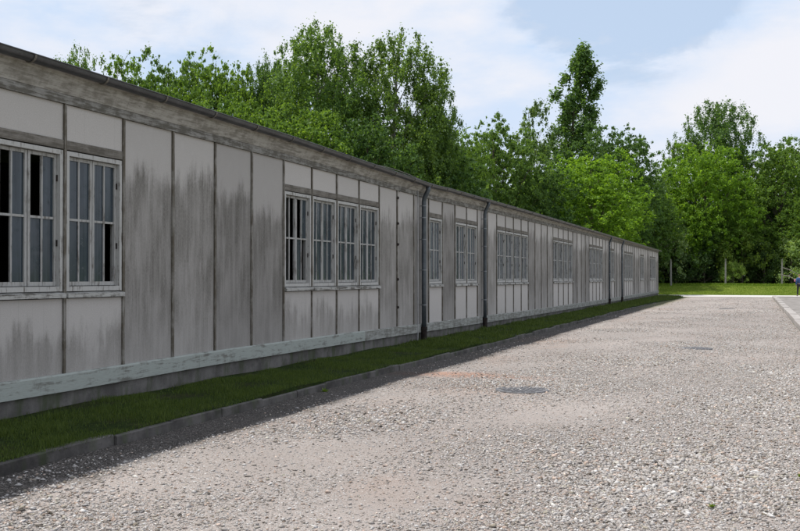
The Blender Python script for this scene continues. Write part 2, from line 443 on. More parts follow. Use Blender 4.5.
# gutter: half-round zinc channel in four runs
prof = [( .068*math.cos(a), .068*math.sin(a)) for a in [math.pi+math.pi*i/10 for i in range(11)]]
inner = [(.062*math.cos(a), .062*math.sin(a)) for a in [2*math.pi-math.pi*i/10 for i in range(11)]]
gp = prof + [(.074, .010)] + inner
GZ = 3.89
m = MB()
m.sweep(gp, [(.203, yN-.27+(yE-yN+.54)*i/160, GZ+dg(K0+(K1-K0)*i/160)) for i in range(161)])
bead = [(.203+.069, yN-.27+(yE-yN+.54)*i/80, GZ+.006+dg(K0+(K1-K0)*i/80)) for i in range(81)]
m.tube(bead, .009, 6)
GUTTER = hb(m, 'gutter', M['gutter'], smooth=True)
n_br = 0
k = -14.2+.07
while k < K1:
    m = MB(); y = YK(k); zz = GZ+dg(k)
    pts = [(.203+.075*math.cos(a), y, zz+.075*math.sin(a)) for a in [math.pi+math.pi*i/8 for i in range(9)]]
    for q, r_ in zip(pts, pts[1:]):
        d = Vector(r_)-Vector(q); nn = Vector((-d.z, 0, d.x)).normalized()*.004
        m.prism([Vector(q)+nn, Vector(r_)+nn, Vector(r_)-nn, Vector(q)-nn], (0, .028, 0))
    if k < 34:
        br = hb(m, 'gutter_bracket', M['bracket'], GUTTER); n_br += 1
    k += 1.115
# downpipes with shoe, clips, swan neck
for k, wid in ((-9.5, .05), (11.42, .055), (16.42, .05), (39.7, .05), (44.45, .05)):
    y = YK(k); zt = GZ+dg(k)
    m = MB(); m.tube([(.203, y, zt-.05), (.203, y, zt-.13), (.17, y, zt-.2), (.115, y, zt-.31), (.10, y, zt-.40), (.10, y, 1.2), (.10, y, .42)], wid, 14)
    P = hb(m, 'downpipe', M['pipe'], smooth=True)
    for zc in (.95, 1.75, 2.45, 2.95, 3.22):
        c_ = MB(); c_.tube([(.10, y, zc), (.10, y, zc+.022)], wid+.006, 14); c_.box(.002, .06, y-.01, y+.01, zc+.002, zc+.02)
        hb(c_, 'pipe_clip', M['pipering'], P)
    s_ = MB(); s_.tube([(.10, y, .46), (.10, y, .38)], wid+.022, 14); s_.tube([(.10, y, .41), (.10, y, .05)], wid+.014, 14)
    hb(s_, 'pipe_shoe', M['iron'], P)
# lightning conductor beside the nearest visible downpipe and wire at the eave
m = MB(); y = YK(11.16)
m.tube([(.045, y, 3.62), (.05, y, 3.3), (.05, y, 1.2), (.05, y, .30), (.045, y, .16)], .013, 8)
m.tube([(.045, y, 3.62), (.10, y+.04, 3.68)], .012, 8)
hb(m, 'lightning_conductor', M['white'])
m = MB(); y = YK(10.05)
m.tube([(.04, y, 3.44), (.16, YK(10.6), 3.62), (.24, YK(11.1), 3.70)], .009, 6)
ks = [8.2, 8.9, 9.6, 10.3, 11.1]
m.tube([(.18, YK(q), GZ+dg(q)+e) for q, e in zip(ks, (.02, .06, .08, .07, .04))], .010, 6)
hb(m, 'eave_wire', M['bracket'])
m = MB()     # roof-edge flap standing up
ys = [8.3, 9.2, 10.2, 11.1]
for q, e in zip(ys, (.0, .045, .055, .02)): m.v += [(.15, YK(q), GZ+dg(q)+e), (-.5, YK(q), GZ+dg(q)+e+.08), (.15, YK(q), GZ+dg(q)-.01), (-.5, YK(q), GZ+dg(q)+.10)]
for i in range(3): m.f += [(i*4, i*4+4, i*4+5, i*4+1), (i*4, i*4+2, i*4+6, i*4+4), (i*4+1, i*4+5, i*4+7, i*4+3)]
hb(m, 'roof_flap', M['roof'])
# old hinge pins on the joint left of the first downpipe
for zc in (.95, 1.55, 2.3, 2.75, 3.3):
    m = MB(); y = YK(10)-.01; m.tube([(.022, y, zc), (.05, y, zc)], .018, 8); m.box(.022, .034, y-.03, y+.03, zc-.03, zc+.03)
    hb(m, 'hinge_pin', M['iron'])
# ---------------------------------------------------------------- windows
DARKP = {(-1, 0, 0, 1), (-1, 0, 0, 0), (-1, 1, 0, 1), (0, 1, 1, 0), (5, 0, 0, 0), (5, 0, 0, 1), (5, 0, 1, 0), (5, 0, 1, 1), (5, 1, 0, 1), (5, 1, 1, 0)}
# (module, sash, column, row-from-bottom) that stand open or have lost their glass
for k in WIN:
    y0, y1 = YK(k)+.028, YK(k+1)-.042
    L = MB(); L.box(-.03, .014, YK(k)+.018, YK(k+1)-.030, ZL0, ZL1)
    F = MB(); fw = .045
    F.box(-.12, .012, y0, y0+fw, ZW0, ZW1); F.box(-.12, .012, y1-fw, y1, ZW0, ZW1)
    F.box(-.12, .010, y0+fw, y1-fw, ZW1-.05, ZW1); F.box(-.12, .010, y0+fw, y1-fw, ZW0, ZW0+.055)
    W = hb(F, 'window', M['frame'])
    hb(L, 'lintel', M['lintel'])
    sl = MB(); t_ = .055+random.uniform(-.005, .01)
    sl.prism([(-.03, y0-.015, ZW0-.004), (t_, y0-.015, ZW0-.024), (t_, y0-.015, ZW0-.072), (-.03, y0-.015, ZW0-.072)], (0, y1-y0+.035, 0))
    hb(sl, 'window_sill', M['sill'], W)
    ia, ib = y0+fw+.004, y1-fw-.004; mid = (ia+ib)/2; za, zb = ZW0+.062, ZW1-.056
    pane = MB()
    for s_i, (a, b_) in enumerate(((ia, mid-.006), (mid+.006, ib))):
        sx = -.036 + random.uniform(-.004, .004)
        q = MB(); sw = .036
        q.box(sx-.035, sx, a, a+sw, za, zb); q.box(sx-.035, sx, b_-sw, b_, za, zb)
        q.box(sx-.035, sx-.002, a+sw, b_-sw, za, za+.045); q.box(sx-.035, sx-.002, a+sw, b_-sw, zb-.036, zb)
        zm = (za+zb)/2 + .02; c = (a+b_)/2
        q.box(sx-.030, sx-.004, a+sw, b_-sw, zm-.013, zm+.013)
        q.box(sx-.028, sx-.006, c-.011, c+.011, za+.045, zm-.013); q.box(sx-.028, sx-.006, c-.011, c+.011, zm+.013, zb-.036)
        hb(q, 'sash', M['sash'], W)
        wt = random.random() if k > 10 else (0.0 if random.random() < .85 or k < 5 else 1.0)
        wt = 1.0 if wt > .3 else 0.0
        for col, (ya, yb) in enumerate(((a+sw, c-.011), (c+.011, b_-sw))):
            for row, (z0, z1) in enumerate(((za+.045, zm-.013), (zm+.013, zb-.036))):
                if (k, s_i, col, row) in DARKP: continue
                dx = random.uniform(-.003, .003)
                n = len(pane.v); pane.v += [(sx-.02+dx, ya-.004, z0-.004), (sx-.02, yb+.004, z0-.004), (sx-.02, yb+.004, z1+.004), (sx-.02+dx, ya-.004, z1+.004)]
                pane.f.append((n, n+1, n+2, n+3)); pane._at(4, {'tone': wt})
    hb(pane, 'pane', M['glass'], W, recalc=False)
    if k < 22:
        hg = MB(); 
        for zc in (ZW0+.5, ZW1-.35): hg.tube([(-.026, ib-.004, zc), (-.026, ib-.004, zc+.07)], .009, 8)
        hb(hg, 'hinge', M['iron'], W)

# ---------------------------------------------------------------- ground
def sheet(name, xs, ys, hf, mat, kind='structure', attrs=None):
    X, Y = np.meshgrid(np.array(xs, float), np.array(ys, float)); Z = hf(X, Y)
    V = np.stack([X, Y, Z], -1).reshape(-1, 3); nx, ny = len(xs), len(ys)
    i = (np.arange(ny-1)[:, None]*nx + np.arange(nx-1)[None]).ravel()
    F = np.stack([i, i+1, i+nx+1, i+nx], -1)
    o = link(name, npmesh(name, V, F, mat, smooth=True)); prop(o, kind=kind); return o
def smooth(a, b, v): t = np.clip((v-a)/(b-a), 0, 1); return t*t*(3-2*t)
def lawn_h(X, Y):
    return -.04 + smooth(91.0, 105, Y)*.80 + smooth(105, 130, Y)*.25 + .03*np.sin(X*.7+Y*.4)*smooth(92, 97, Y)
gx = np.concatenate([[-900, -400, -200, -120], np.arange(-80, 81, 2.0), [120, 200, 400, 900]])
gy = np.concatenate([[-300, -100, -40], np.arange(-20, 88, 6.0), np.arange(90, 112, 1.0), np.arange(112, 150, 4.0), [180, 250, 400, 800, 1600]])
sheet('ground', gx, gy, lawn_h, M['lawn'])
def wob(X, Y, s=1.): return .012*np.sin(X*1.3+Y*.35)*s + .010*np.sin(X*.6-Y*.9+1)*s + .006*np.sin(3.1*X+2.3*Y)*s
KX = lambda Y: 1.56 + .018*np.sin(Y*.35) + .012*np.sin(Y*1.1+2)
def grav_h(X, Y):
    h = wob(X, Y)
    e = smooth(83.6, 82.5, Y)*smooth(1.6, 2.4, X)
    return .0 + h*e + .004*(1-e) + .005
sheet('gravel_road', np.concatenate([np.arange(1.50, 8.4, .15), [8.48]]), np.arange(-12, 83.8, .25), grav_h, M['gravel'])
sheet('concrete_path', np.arange(-60, 81, 4.0), [83.6, 86, 89, 91.6], lambda X, Y: X*0+.022, M['path'])
# verge: raised strip of grass between plinth and kerb, rounding off past the end of the barrack
def verge_edge(Y): return KX(Y)-.070 + smooth(60, 78, Y)*.45
ys = np.concatenate([np.arange(-11, 79, .5), np.linspace(79, 83.9, 22)])
V = []; F = []; NX = 9
def vx1(Y): 
    e = float(verge_edge(Y))
    if Y > 80.5: e = e*math.sqrt(max(0.0, 1-((Y-80.5)/3.42)**2)) 
    return max(e, .02)
def verge_z(X, Y):
    t = X/1.5
    z = .155 - .035*t + .02*math.sin(X*3+Y*.8)*t + .012*math.sin(Y*2.1+X) 
    if Y > 60: z -= .10*smooth(.8, 1.05, X/max(vx1(Y), .05)) * smooth(60, 74, Y)
    if Y > 81: z -= .1*smooth(81, 83.9, Y)
    return float(z)
for Y in ys:
    x1 = vx1(Y); x0 = .0 if Y < yE else -.35
    for i in range(NX+1):
        X = x0+(x1-x0)*i/NX; V.append((X, Y, verge_z(X, Y)))
    V.append((x1+.004, Y, -.05))
for j in range(len(ys)-1):
    for i in range(NX+1): a = j*(NX+2)+i; F.append((a, a+1, a+NX+3, a+NX+2))
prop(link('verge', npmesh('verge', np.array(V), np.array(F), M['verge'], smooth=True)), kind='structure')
# kerb stones along the verge: one kerb, cast in lengths
m = MB(); y = -11.0
while y < 64:
    L_ = 1.0+random.uniform(-.02, .02); j = random.uniform(-.022, .018); t_ = random.uniform(-.02, .012) - (.0 if y < 50 else (y-50)*.006)
    a, b_ = y+.006, y+L_-.006; xa, xb = float(KX(a))+j, float(KX(b_))+j*.6
    n = len(m.v); zt = .102+t_
    m.v += [(xa-.15, a, -.05), (xa, a, -.05), (xa-.006, a, zt-.012), (xa-.020, a, zt), (xa-.15, a, zt-.01),
            (xb-.15, b_, -.05), (xb, b_, -.05), (xb-.006, b_, zt-.010), (xb-.020, b_, zt+.002), (xb-.15, b_, zt-.01)]
    m.f += [(n, n+1, n+2, n+3, n+4), (n+9, n+8, n+7, n+6, n+5)] + [(n+i, n+5+i, n+5+(i+1)%5, n+(i+1)%5) for i in range(5)]
    y += L_
kb = m.build('verge_kerb', M['kerb']); prop(kb, kind='structure')
# foundation outline of the next barrack on the right
m = MB(); y = -6.0
while y < 81.9:
    L_ = min(2.4+random.uniform(-.3, .3), 81.95-y); j = random.uniform(-.012, .012); m.box(8.5+j, 8.79+j, y+.008, y+L_-.008, -.05, .165+random.uniform(-.018, .018)); y += L_+.0
xx = 8.8
while xx < 18.5: m.box(xx+.008, xx+1.6, 81.65, 81.95, -.05, .12+random.uniform(-.01, .01)); xx += 1.62
m.box(18.6, 18.9, -6, 81.95, -.05, .12)
fo = empty('foundation_outline', (8.6, 80, 0), 'low concrete foundation kerb and rubble pad of a vanished barrack on the right', 'foundation')
k_ = m.build('border_kerb', M['slab'], fo, bevel=.012); k_.location = -fo.location
V_ = MB(); V_.box(8.81, 18.59, -6, 81.64, -.05, .075); p_ = V_.build('rubble_pad', M['pad'], fo); p_.location = -fo.location

# ---------------------------------------------------------------- loose gravel: real stones
def stones(n, ylo, yhi, rlo, rhi, power, seedmask=True):
    # sample positions inside the camera's wide wedge with density falling with distance
    u = rng.random(n*4); z = ylo*(yhi/ylo)**(u**power)
    xi = (rng.random(n*4)-.5)*1.15
    X = CX + xi*z*CT - z*ST; Y = xi*z*ST + z*CT
    ok = (X > 1.62) & (X < 8.45) & (Y < 83)
    # patchy cover
    nz = np.sin(X*1.1+Y*.45)*np.sin(Y*.8-X*.5+1) + .6*np.sin(2.7*X-1.3*Y)+ .5*np.sin(.35*Y+2)
    thr = rng.random(n*4)
    ok &= thr < np.clip(.50+.30*nz+.11*(X-4.6), .09, 1) * np.where(((X-2.75)/1.6)**2+((Y-15.6)/.6)**2 < 1.2, .3, 1) * np.where(X < 2.1, .16, 1)
    X, Y = X[ok][:n], Y[ok][:n]; n = len(X)
    nz2 = np.sin(X*1.1+Y*.45)*np.sin(Y*.8-X*.5+1) + .05*(X-5)
    r = rlo*(rhi/rlo)**(rng.random(n)**(1.9-.7*np.clip(nz2, -1, 1)))*(.85+.25*np.clip(nz2+.3, 0, 1))
    base = np.array([[1,0,0],[0,1,0],[-1,0,0],[0,-1,0],[0,0,1],[0,0,-1.0]])
    P = np.repeat(base[None], n, 0)*(.7+.6*rng.random((n, 6, 1))) + (rng.random((n, 6, 3))-.5)*.5
    P[:, :, 2] *= (.45+.3*rng.random((n, 1))); P[:, :, 0] *= (1.1+.6*rng.random((n, 1)))
    a = rng.random(n)*6.283; ca, sa = np.cos(a)[:, None], np.sin(a)[:, None]
    til = (rng.random((n, 1))-.5)*.9
    P = np.stack([P[:, :, 0]*ca-P[:, :, 1]*sa, P[:, :, 0]*sa+P[:, :, 1]*ca, P[:, :, 2]+P[:, :, 0]*til], -1)
    P *= r[:, None, None]
    g = grav_h(X, Y)
    P += np.stack([X, Y, g+r*.22], -1)[:, None]
    f = np.array([[0,1,4],[1,2,4],[2,3,4],[3,0,4],[1,0,5],[2,1,5],[3,2,5],[0,3,5]])
    F = (np.arange(n)[:, None, None]*6 + f[None]).reshape(-1, 3)
    tone = np.repeat(np.clip(rng.normal(.48, .24, n), 0, 1), 6); hue = np.repeat(rng.random(n), 6)
    return P.reshape(-1, 3), F, tone, hue
parts = [stones(150000, 5.2, 17, .0045, .015, .85), stones(15000, 5.2, 26, .011, .026, .9), stones(110000, 14, 46, .009, .018, .8), stones(26000, 35, 84, .014, .03, .8)]
Vs, Fs, Ts, Hs, o_ = [], [], [], [], 0
for V_, F_, T_, H_ in parts: Vs.append(V_); Fs.append(F_+o_); Ts.append(T_); Hs.append(H_); o_ += len(V_)
prop(link('loose_gravel', npmesh('loose_gravel', np.concatenate(Vs), np.concatenate(Fs), M['stone'], {'tone': np.concatenate(Ts), 'hue': np.concatenate(Hs)})),
     'pale crushed stones lying loose over the gravel road', 'gravel', kind='stuff')

# ---------------------------------------------------------------- grass blades
def blades(X, Y, Z, h, wdt, lean=.6):
    n = len(X); a = rng.random(n)*6.283; hh = h*(.5+rng.random(n)); ww = wdt*(.6+.8*rng.random(n))
    la = rng.random(n)*6.283; le = hh*lean*rng.random(n)
    d = np.stack([np.cos(a)*ww, np.sin(a)*ww, 0*a], -1); P0 = np.stack([X, Y, Z-.004], -1)
    tip = P0 + np.stack([np.cos(la)*le, np.sin(la)*le, hh], -1)
    V = np.stack([P0-d, P0+d, tip], 1).reshape(-1, 3); F = np.arange(3*n).reshape(-1, 3)
    t = rng.random(n); tone = np.stack([t*.6, t*.6, t], -1).ravel()
    return V, F, tone
def grassobj(name, sets, mat, label):
    Vs, Fs, Ts, o_ = [], [], [], 0
    for V_, F_, T_ in sets: Vs.append(V_); Fs.append(F_+o_); Ts.append(T_); o_ += len(V_)
    prop(link(name, npmesh(name, np.concatenate(Vs), np.concatenate(Fs), mat, {'tone': np.concatenate(Ts)})), label, 'grass', kind='stuff')
def vblades(n, y0, y1, h, wd):
    Y = y0 + (y1-y0)*rng.random(n)**1.3; X = rng.random(n)
    patch = np.sin(X*6+Y*1.1)*np.sin(Y*2.3-X*3)+.4*np.sin(5.1*Y)
    keep = (rng.random(n) < np.clip(.62+.55*patch, .06, 1)) & ((X > .10+.06*np.sin(Y*3)) | (rng.random(n) < .15))
    X, Y = X[keep], Y[keep]; e = np.array([vx1(q) for q in Y]); X = X*(e+.05)
    Z = np.array([verge_z(a, b) for a, b in zip(X, Y)])
    return blades(X, Y, Z, h*(1+.9*np.clip(np.sin(X*9+Y*2)*np.sin(Y*5.3), 0, 1)), wd)
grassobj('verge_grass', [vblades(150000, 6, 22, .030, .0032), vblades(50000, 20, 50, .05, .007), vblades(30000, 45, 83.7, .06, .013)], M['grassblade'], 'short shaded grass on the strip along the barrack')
n = 22000; X = rng.random(n)*46-24; Y = 104.6+rng.random(n)**1.5*5
grassobj('tall_grass', [blades(X, Y, lawn_h(X, Y), .17, .03, .9)], M['grassfar'], 'longer uncut grass at the foot of the trees')
n = 60000; X = rng.random(n)*40-18; Y = 92+rng.random(n)*12
grassobj('lawn_grass', [blades(X, Y, lawn_h(X, Y), .05, .02, .7)], M['grassfar'], 'mown sunlit lawn beyond the path')

# weeds
def weed(loc, s, label, group='weeds on the gravel'):
    n = 60; a = rng.random(n)*6.283; el = rng.random(n)*1.2; L_ = s*(.5+.6*rng.random(n))
    d = np.stack([np.cos(a)*np.cos(el), np.sin(a)*np.cos(el), np.sin(el)], -1); sd = np.stack([-np.sin(a), np.cos(a), 0*a], -1)*(s*.13)
    P = np.zeros((n, 3)); P[:, :2] = (rng.random((n, 2))-.5)*s*.5
    V = np.stack([P, P+d*L_[:, None]*.5+sd, P+d*L_[:, None], P+d*L_[:, None]*.5-sd], 1).reshape(-1, 3); V[:, 2] = np.abs(V[:, 2])
    o = link('weed', npmesh('weed', V, np.arange(4*n).reshape(-1, 4), M['grassfar'], {'tone': rng.random(4*n)})); o.location = loc
    prop(o, label, 'weed', group)
weed((*at(325, 390, 13.9)[:2], .0), .075, 'green weed growing in the shade at the foot of the kerb')
weed((*at(711, 507, 6.95)[:2], .004), .032, 'tiny yellow-green weed alone on the coarse gravel in front')
weed((*at(799, 477, 8.0)[:2], .004), .035, 'small dark green weed on the gravel at the right edge')
weed((*at(283, 478, 8.0)[:2], .0), .03, 'tiny sprig on the gravel left of the middle')

# ---------------------------------------------------------------- manhole covers
def manhole(px, py, label):
    z = 1600/(py-277); p = at(px, py, z); g = float(grav_h(np.array(p.x), np.array(p.y)))
    r = empty('manhole_cover', (p.x, p.y, g), label, 'manhole cover', 'manhole covers in the gravel road')
    m = MB(); N = 40
    for (ra, za), (rb, zb) in (((.385, -.02), (.375, .013)), ((.375, .013), (.335, .013)), ((.335, .013), (.333, .002))):
        n = len(m.v)
        for i in range(N):
            a = 2*math.pi*i/N; m.v += [(ra*math.cos(a), ra*math.sin(a), za), (rb*math.cos(a), rb*math.sin(a), zb)]
        for i in range(N): j = (i+1)%N; m.f.append((n+2*i, n+2*j, n+2*j+1, n+2*i+1))
    m.build('rim', M['cover'], r)
    m = MB(); n = 0
    m.tube([(0, 0, -.005), (0, 0, .010)], .325, N)
    for i in range(-4, 5):
        for j in range(-4, 5):
            if math.hypot(i, j)*.065 < .29: m.box(i*.065-.022, i*.065+.022, j*.065-.022, j*.065+.022, .011, .017)
    m.build('lid', M['cover'], r)
manhole(522, 390, 'nearest round manhole cover, grey iron, beside a brick-red smear in the gravel')
manhole(694.5, 349, 'middle manhole cover, a thin dark disc near the right side of the gravel road')
manhole(727, 309.3, 'farthest manhole cover, a dark sliver near the end of the gravel road')

# ---------------------------------------------------------------- fence posts
def post(px, zd, lab, h=2.65):
    p = at(px, 286, zd); p.z = float(lawn_h(np.array(p.x), np.array(p.y)))
    m = MB(); w0, w1 = .085, .07
    m.v += [(-w0,-w0,-.3),(w0,-w0,-.3),(w0,w0,-.3),(-w0,w0,-.3),(-w1,-w1,h-.25),(w1,-w1,h-.25),(w1,w1,h-.25),(-w1,w1,h-.25),(-w1*.8,-w1-.10,h),(w1*.8,-w1-.10,h),(w1*.8,w1-.12,h),(-w1*.8,w1-.12,h)]
    for b_ in (0, 4): m.f += [(b_+i, b_+(i+1)%4, b_+4+(i+1)%4, b_+4+i) for i in range(4)]
    m.f += [(3,2,1,0), (8,9,10,11)]
    o = m.build('fence_post', M['post'], bevel=.01); o.location = p; o.rotation_euler = (0, R(random.uniform(-.8, .8)), R(random.uniform(-6, 6)))
    for zc in (.5, 1.0, 1.5, 2.0, 2.4):
        pass
    prop(o, lab, 'fence post', 'concrete fence posts at the edge of the wood'); return p
post(671, 100.5, 'concrete fence post nearest to the far corner of the barrack')
post(725.5, 101.5, 'pale concrete fence post in the middle of the lawn edge')
pp = post(782, 102, 'concrete fence post with bleached branches beside it on the right')
m = MB()
for a, b_, r_ in (((.1, -.1, 1.75), (1.35, -.2, 1.15), .05), ((.05, -.15, 1.0), (1.25, -.2, .55), .06), ((.55, -.17, .85), (1.2, .1, 1.3), .03), ((1.2, -.2, .6), (2.2, 0, .02), .05), ((1.3, -.2, 1.17), (2.3, 0, .6), .035), ((.1, -.1, 1.0), (-.25, 0, 1.0), .03)):
    a, b_ = Vector(a), Vector(b_); mid = (a+b_)/2+Vector((0, 0, .09)); m.tube([a, mid, b_], [r_, r_*.8, r_*.5], 6)
o = m.build('dead_branch', M['deadwood']); o.location = pp; prop(o, 'bleached dead branches leaning against the right-hand fence post', 'branch')

# ---------------------------------------------------------------- trees
def leafmesh(name, C, Rr, n, size, flat=.8, droop=0., updir=.35, tone_c=None, shell=.45, aspect=1.35):
    """C clump centres, Rr radii"""
    C = np.asarray(C); Rr = np.asarray(Rr); p = Rr**2; p = p/p.sum()
    idx = rng.choice(len(C), n, p=p)
    d = rng.normal(size=(n, 3)); d /= np.linalg.norm(d, axis=1)[:, None]
    rad = np.minimum(np.abs(rng.normal(size=n))*.8, 1.7)
    off = d*rad[:, None]*Rr[idx][:, None]; off[:, 2] *= flat
    if droop: off[:, 2] -= droop*Rr[idx]*rng.random(n)**2
    P = C[idx]+off
    nm = d*.7 + np.array([0, 0, updir]) + rng.normal(size=(n, 3))*.55; nm /= np.linalg.norm(nm, axis=1)[:, None]
    t = np.cross(nm, rng.normal(size=(n, 3))); t /= np.linalg.norm(t, axis=1)[:, None]; b = np.cross(nm, t)
    s = size*(.55+.8*rng.random(n))[:, None]
    V = np.stack([P-t*s*aspect*.5, P+b*s*.42, P+t*s*aspect*.5+nm*s*.0, P-b*s*.42], 1)
    ct = rng.random(len(C)) if tone_c is None else tone_c
    tone = np.clip(.55*ct[idx] + .55*rng.random(n) - .05, 0, 1)
    return npmesh(name, V.reshape(-1, 3), np.arange(4*n).reshape(-1, 4), M['leaf'], {'tone': np.repeat(tone, 4)})
def limbs(mb, C, H, r0, nb, hlow=.25, bend=.12, straight=False):
    zt = H*(.8 if straight else .93); sx, sy = rng.normal()*.03*H, rng.normal()*.03*H
    if straight: sx = sy = 0
    tr = [(sx*(t**1.5)+math.sin(t*5)*.012*H*t, sy*(t**1.5), t*zt) for t in np.linspace(0, 1, 10)]
    mb.tube([(0, 0, -.5)] + tr, [r0*1.4]+[r0*(1-t)**.8*1.0+.02 for t in np.linspace(0, 1, 10)], 8)
    sel = rng.choice(len(C), min(nb, len(C)), replace=False)
    for i in sel:
        c = Vector(C[i]); rr = math.hypot(c.x, c.y); zs = max(H*hlow*.7, c.z - rr*(.9+.5*random.random())); t = min(.95, zs/zt)
        s = Vector((sx*t**1.5, sy*t**1.5, zs)); q = (c-s)
        pts = [s, s+q*.35+Vector((0, 0, q.length*.05)), s+q*.7+Vector((0, 0, q.length*bend*.6)), c]
        b = r0*.42*(1-t*.7); mb.tube(pts, [b, b*.7, b*.4, .012], 5, cap=False)
def treekind(kind, H, seed, n, leaf):
    """returns (crown mesh, trunk mesh); all canonical: base at 0, crown radius ~ real metres"""
    global rng
    rng = np.random.default_rng(seed); random.seed(seed)
    ph = rng.random(8)*6.28
    C, Rr = [], []
    LB = []
    def lobes(n, zc, ro, rl, zl, jit=.04):
        a0 = random.random()*6.28
        for i in range(n):
            a = a0+6.283*i/n+random.uniform(-.35, .35); q = ro*random.uniform(.8, 1.15)
            LB.append((q*math.cos(a)*H, q*math.sin(a)*H, (zc+random.uniform(-jit, jit))*H, rl*H*random.uniform(.85, 1.15), zl*H*random.uniform(.85, 1.15)))
    if kind == 'broad':
        lobes(4, .80, .13, .16, .14, .03); lobes(6, .66, .24, .155, .14, .05); lobes(7, .47, .27, .155, .14, .05); lobes(5, .29, .22, .14, .12)
        N, rr0, rr1, inner = 1900, .008, .025, .45; flat, droop = .7, .15
    elif kind == 'birch':
        lobes(3, .88, .07, .10, .10, .03); lobes(5, .76, .14, .11, .12, .04); lobes(5, .60, .17, .12, .14, .05); lobes(6, .42, .19, .12, .14, .05); lobes(4, .25, .15, .11, .1)
        N, rr0, rr1, inner = 1300, .008, .026, .48; flat, droop = 1.1, 1.5
    elif kind == 'airy':
        lobes(2, .90, .04, .06, .08, .03); lobes(4, .74, .11, .085, .11, .05); lobes(5, .54, .16, .09, .12, .06); lobes(4, .33, .14, .10, .1)
        N, rr0, rr1, inner = 420, .008, .022, .5; flat, droop = 1.0, .8
    if LB:
        wts = [l[3]*l[4] for l in LB]
        for i in range(N):
            l = random.choices(LB, wts)[0]; d = Vector((random.gauss(0, 1), random.gauss(0, 1), random.gauss(0.15, 1))).normalized()
            q = 1.0 if random.random() > inner else random.uniform(.2, .9)
            q *= random.choice((random.uniform(.8, 1.1), random.uniform(.9, 1.22)))
            C.append((l[0]+d.x*l[3]*q, l[1]+d.y*l[3]*q, l[2]+d.z*l[4]*q)); Rr.append(H*random.uniform(rr0, rr1))
        zt_ = max(c[2]+r_*.7 for c, r_ in zip(C, Rr)); kz = H/zt_
        C = [(c[0], c[1], c[2]*kz) for c in C]
    if kind == 'poplar':
        Rm = H*.105; N = 400; lo = .12
        for i in range(N):
            t = random.random(); a = random.random()*6.283
            pr = min(1, .70+t*.6)*max(.05, 1-max(0, t-.45)/.60)**.7
            lob = 1+.38*math.sin(2*a+t*19+ph[0])+.15*math.sin(5*a+t*31)
            rr = Rm*pr*lob*(.3+.75*random.random()**.6)
            C.append((rr*math.cos(a), rr*math.sin(a), H*(lo+(1-lo)*t)))
            Rr.append(H*random.uniform(.008, .019))
        flat, droop = 1.9, -.4
    elif kind == 'shrub':
        N = 60; Rm = H*.6
        for i in range(N):
            t = random.random(); a = random.random()*6.283
            rr = Rm*math.sqrt(max(0, 1-(t*.95)**2.2))*(.3+.7*random.random()**.5)*(1+.25*math.sin(3*a+ph[0]))
            C.append((rr*math.cos(a), rr*math.sin(a), H*(.08+.9*t))); Rr.append(H*random.uniform(.07, .15))
        flat, droop = .8, .2
    C = np.array(C); Rr = np.array(Rr)
    cm = leafmesh(kind+'_crown', C, Rr, n, leaf, flat, droop)
    mb = MB(); limbs(mb, C, H, H*(.016 if kind != 'shrub' else .02), 46 if kind != 'shrub' else 14, .2 if kind != 'shrub' else .05, straight=(kind == 'poplar'))
    me = bpy.data.meshes.new(kind+'_trunk'); me.from_pydata(mb.v, [], mb.f); me.update()
    me.polygons.foreach_set('use_smooth', [True]*len(me.polygons))
    me.materials.append(M['birchbark' if kind in ('birch', 'airy') else 'bark'])
    return cm, me
LIB = {}
for nm, kind, H, seed, n, leaf in (('b1','broad',14,1,72000,.155), ('b2','broad',14,2,72000,.155), ('b3','broad',14,3,72000,.155),
        ('k1','birch',16,4,80000,.12), ('k2','birch',16,5,80000,.12), ('k3','birch',16,6,80000,.12),
        ('a1','airy',16,7,26000,.14), ('a2','airy',16,8,26000,.14), ('p1','poplar',24,9,42000,.19), ('s1','shrub',4,10,9000,.12), ('s2','shrub',4,11,9000,.12)):
    LIB[nm] = (treekind(kind, H, seed, n, leaf), H)
rng = np.random.default_rng(99); random.seed(99)
def tree(lib, px, topy, zd, wpx, label, col=(1,1,1), cat='tree', name='tree', rz=None, group='trees behind the barrack and the lawn', lean=0, wood=(1,1,1)):
    """px: crown middle, topy: crown top in the photo, wpx: crown width in photo pixels"""
    (cm, tm), H = LIB[lib]
    p = at(px, 277, zd); g = float(lawn_h(np.array(p.x), np.array(p.y)))
    top = EYE + (277-topy)/1000*zd; h = top-g; sz = h/H
    relw = {'b': .80, 'k': .60, 'a': .58, 'p': .25, 's': 1.3}[lib[0]]*H
    sw = wpx/1000*zd/relw*({'b': 1.25, 'k': 1.35, 'a': 1.2, 'p': 1.2, 's': 1}[lib[0]] if zd > 75 else {'b': 1.6, 'k': 1.55, 'a': 1.5}.get(lib[0], 1))
    r = empty(name, (p.x, p.y, g), label, cat, group)
    r.rotation_euler = (0, R(lean), rz if rz is not None else random.random()*6.28)
    for nm_, me in (('crown', cm), ('trunk', tm)):
        o = link(nm_, me, r); o.scale = (sw, sw, sz); o.color = (*col, 1) if nm_ == 'crown' else (1, 1, 1, 1)
    return r
YG = (1.10, 1.18, .9); MG = (.98, 1.06, 1.05); DG = (.72, .84, .95); GG = (1.05, 1.05, 1.35); BR = (1.38, 1.52, .7)
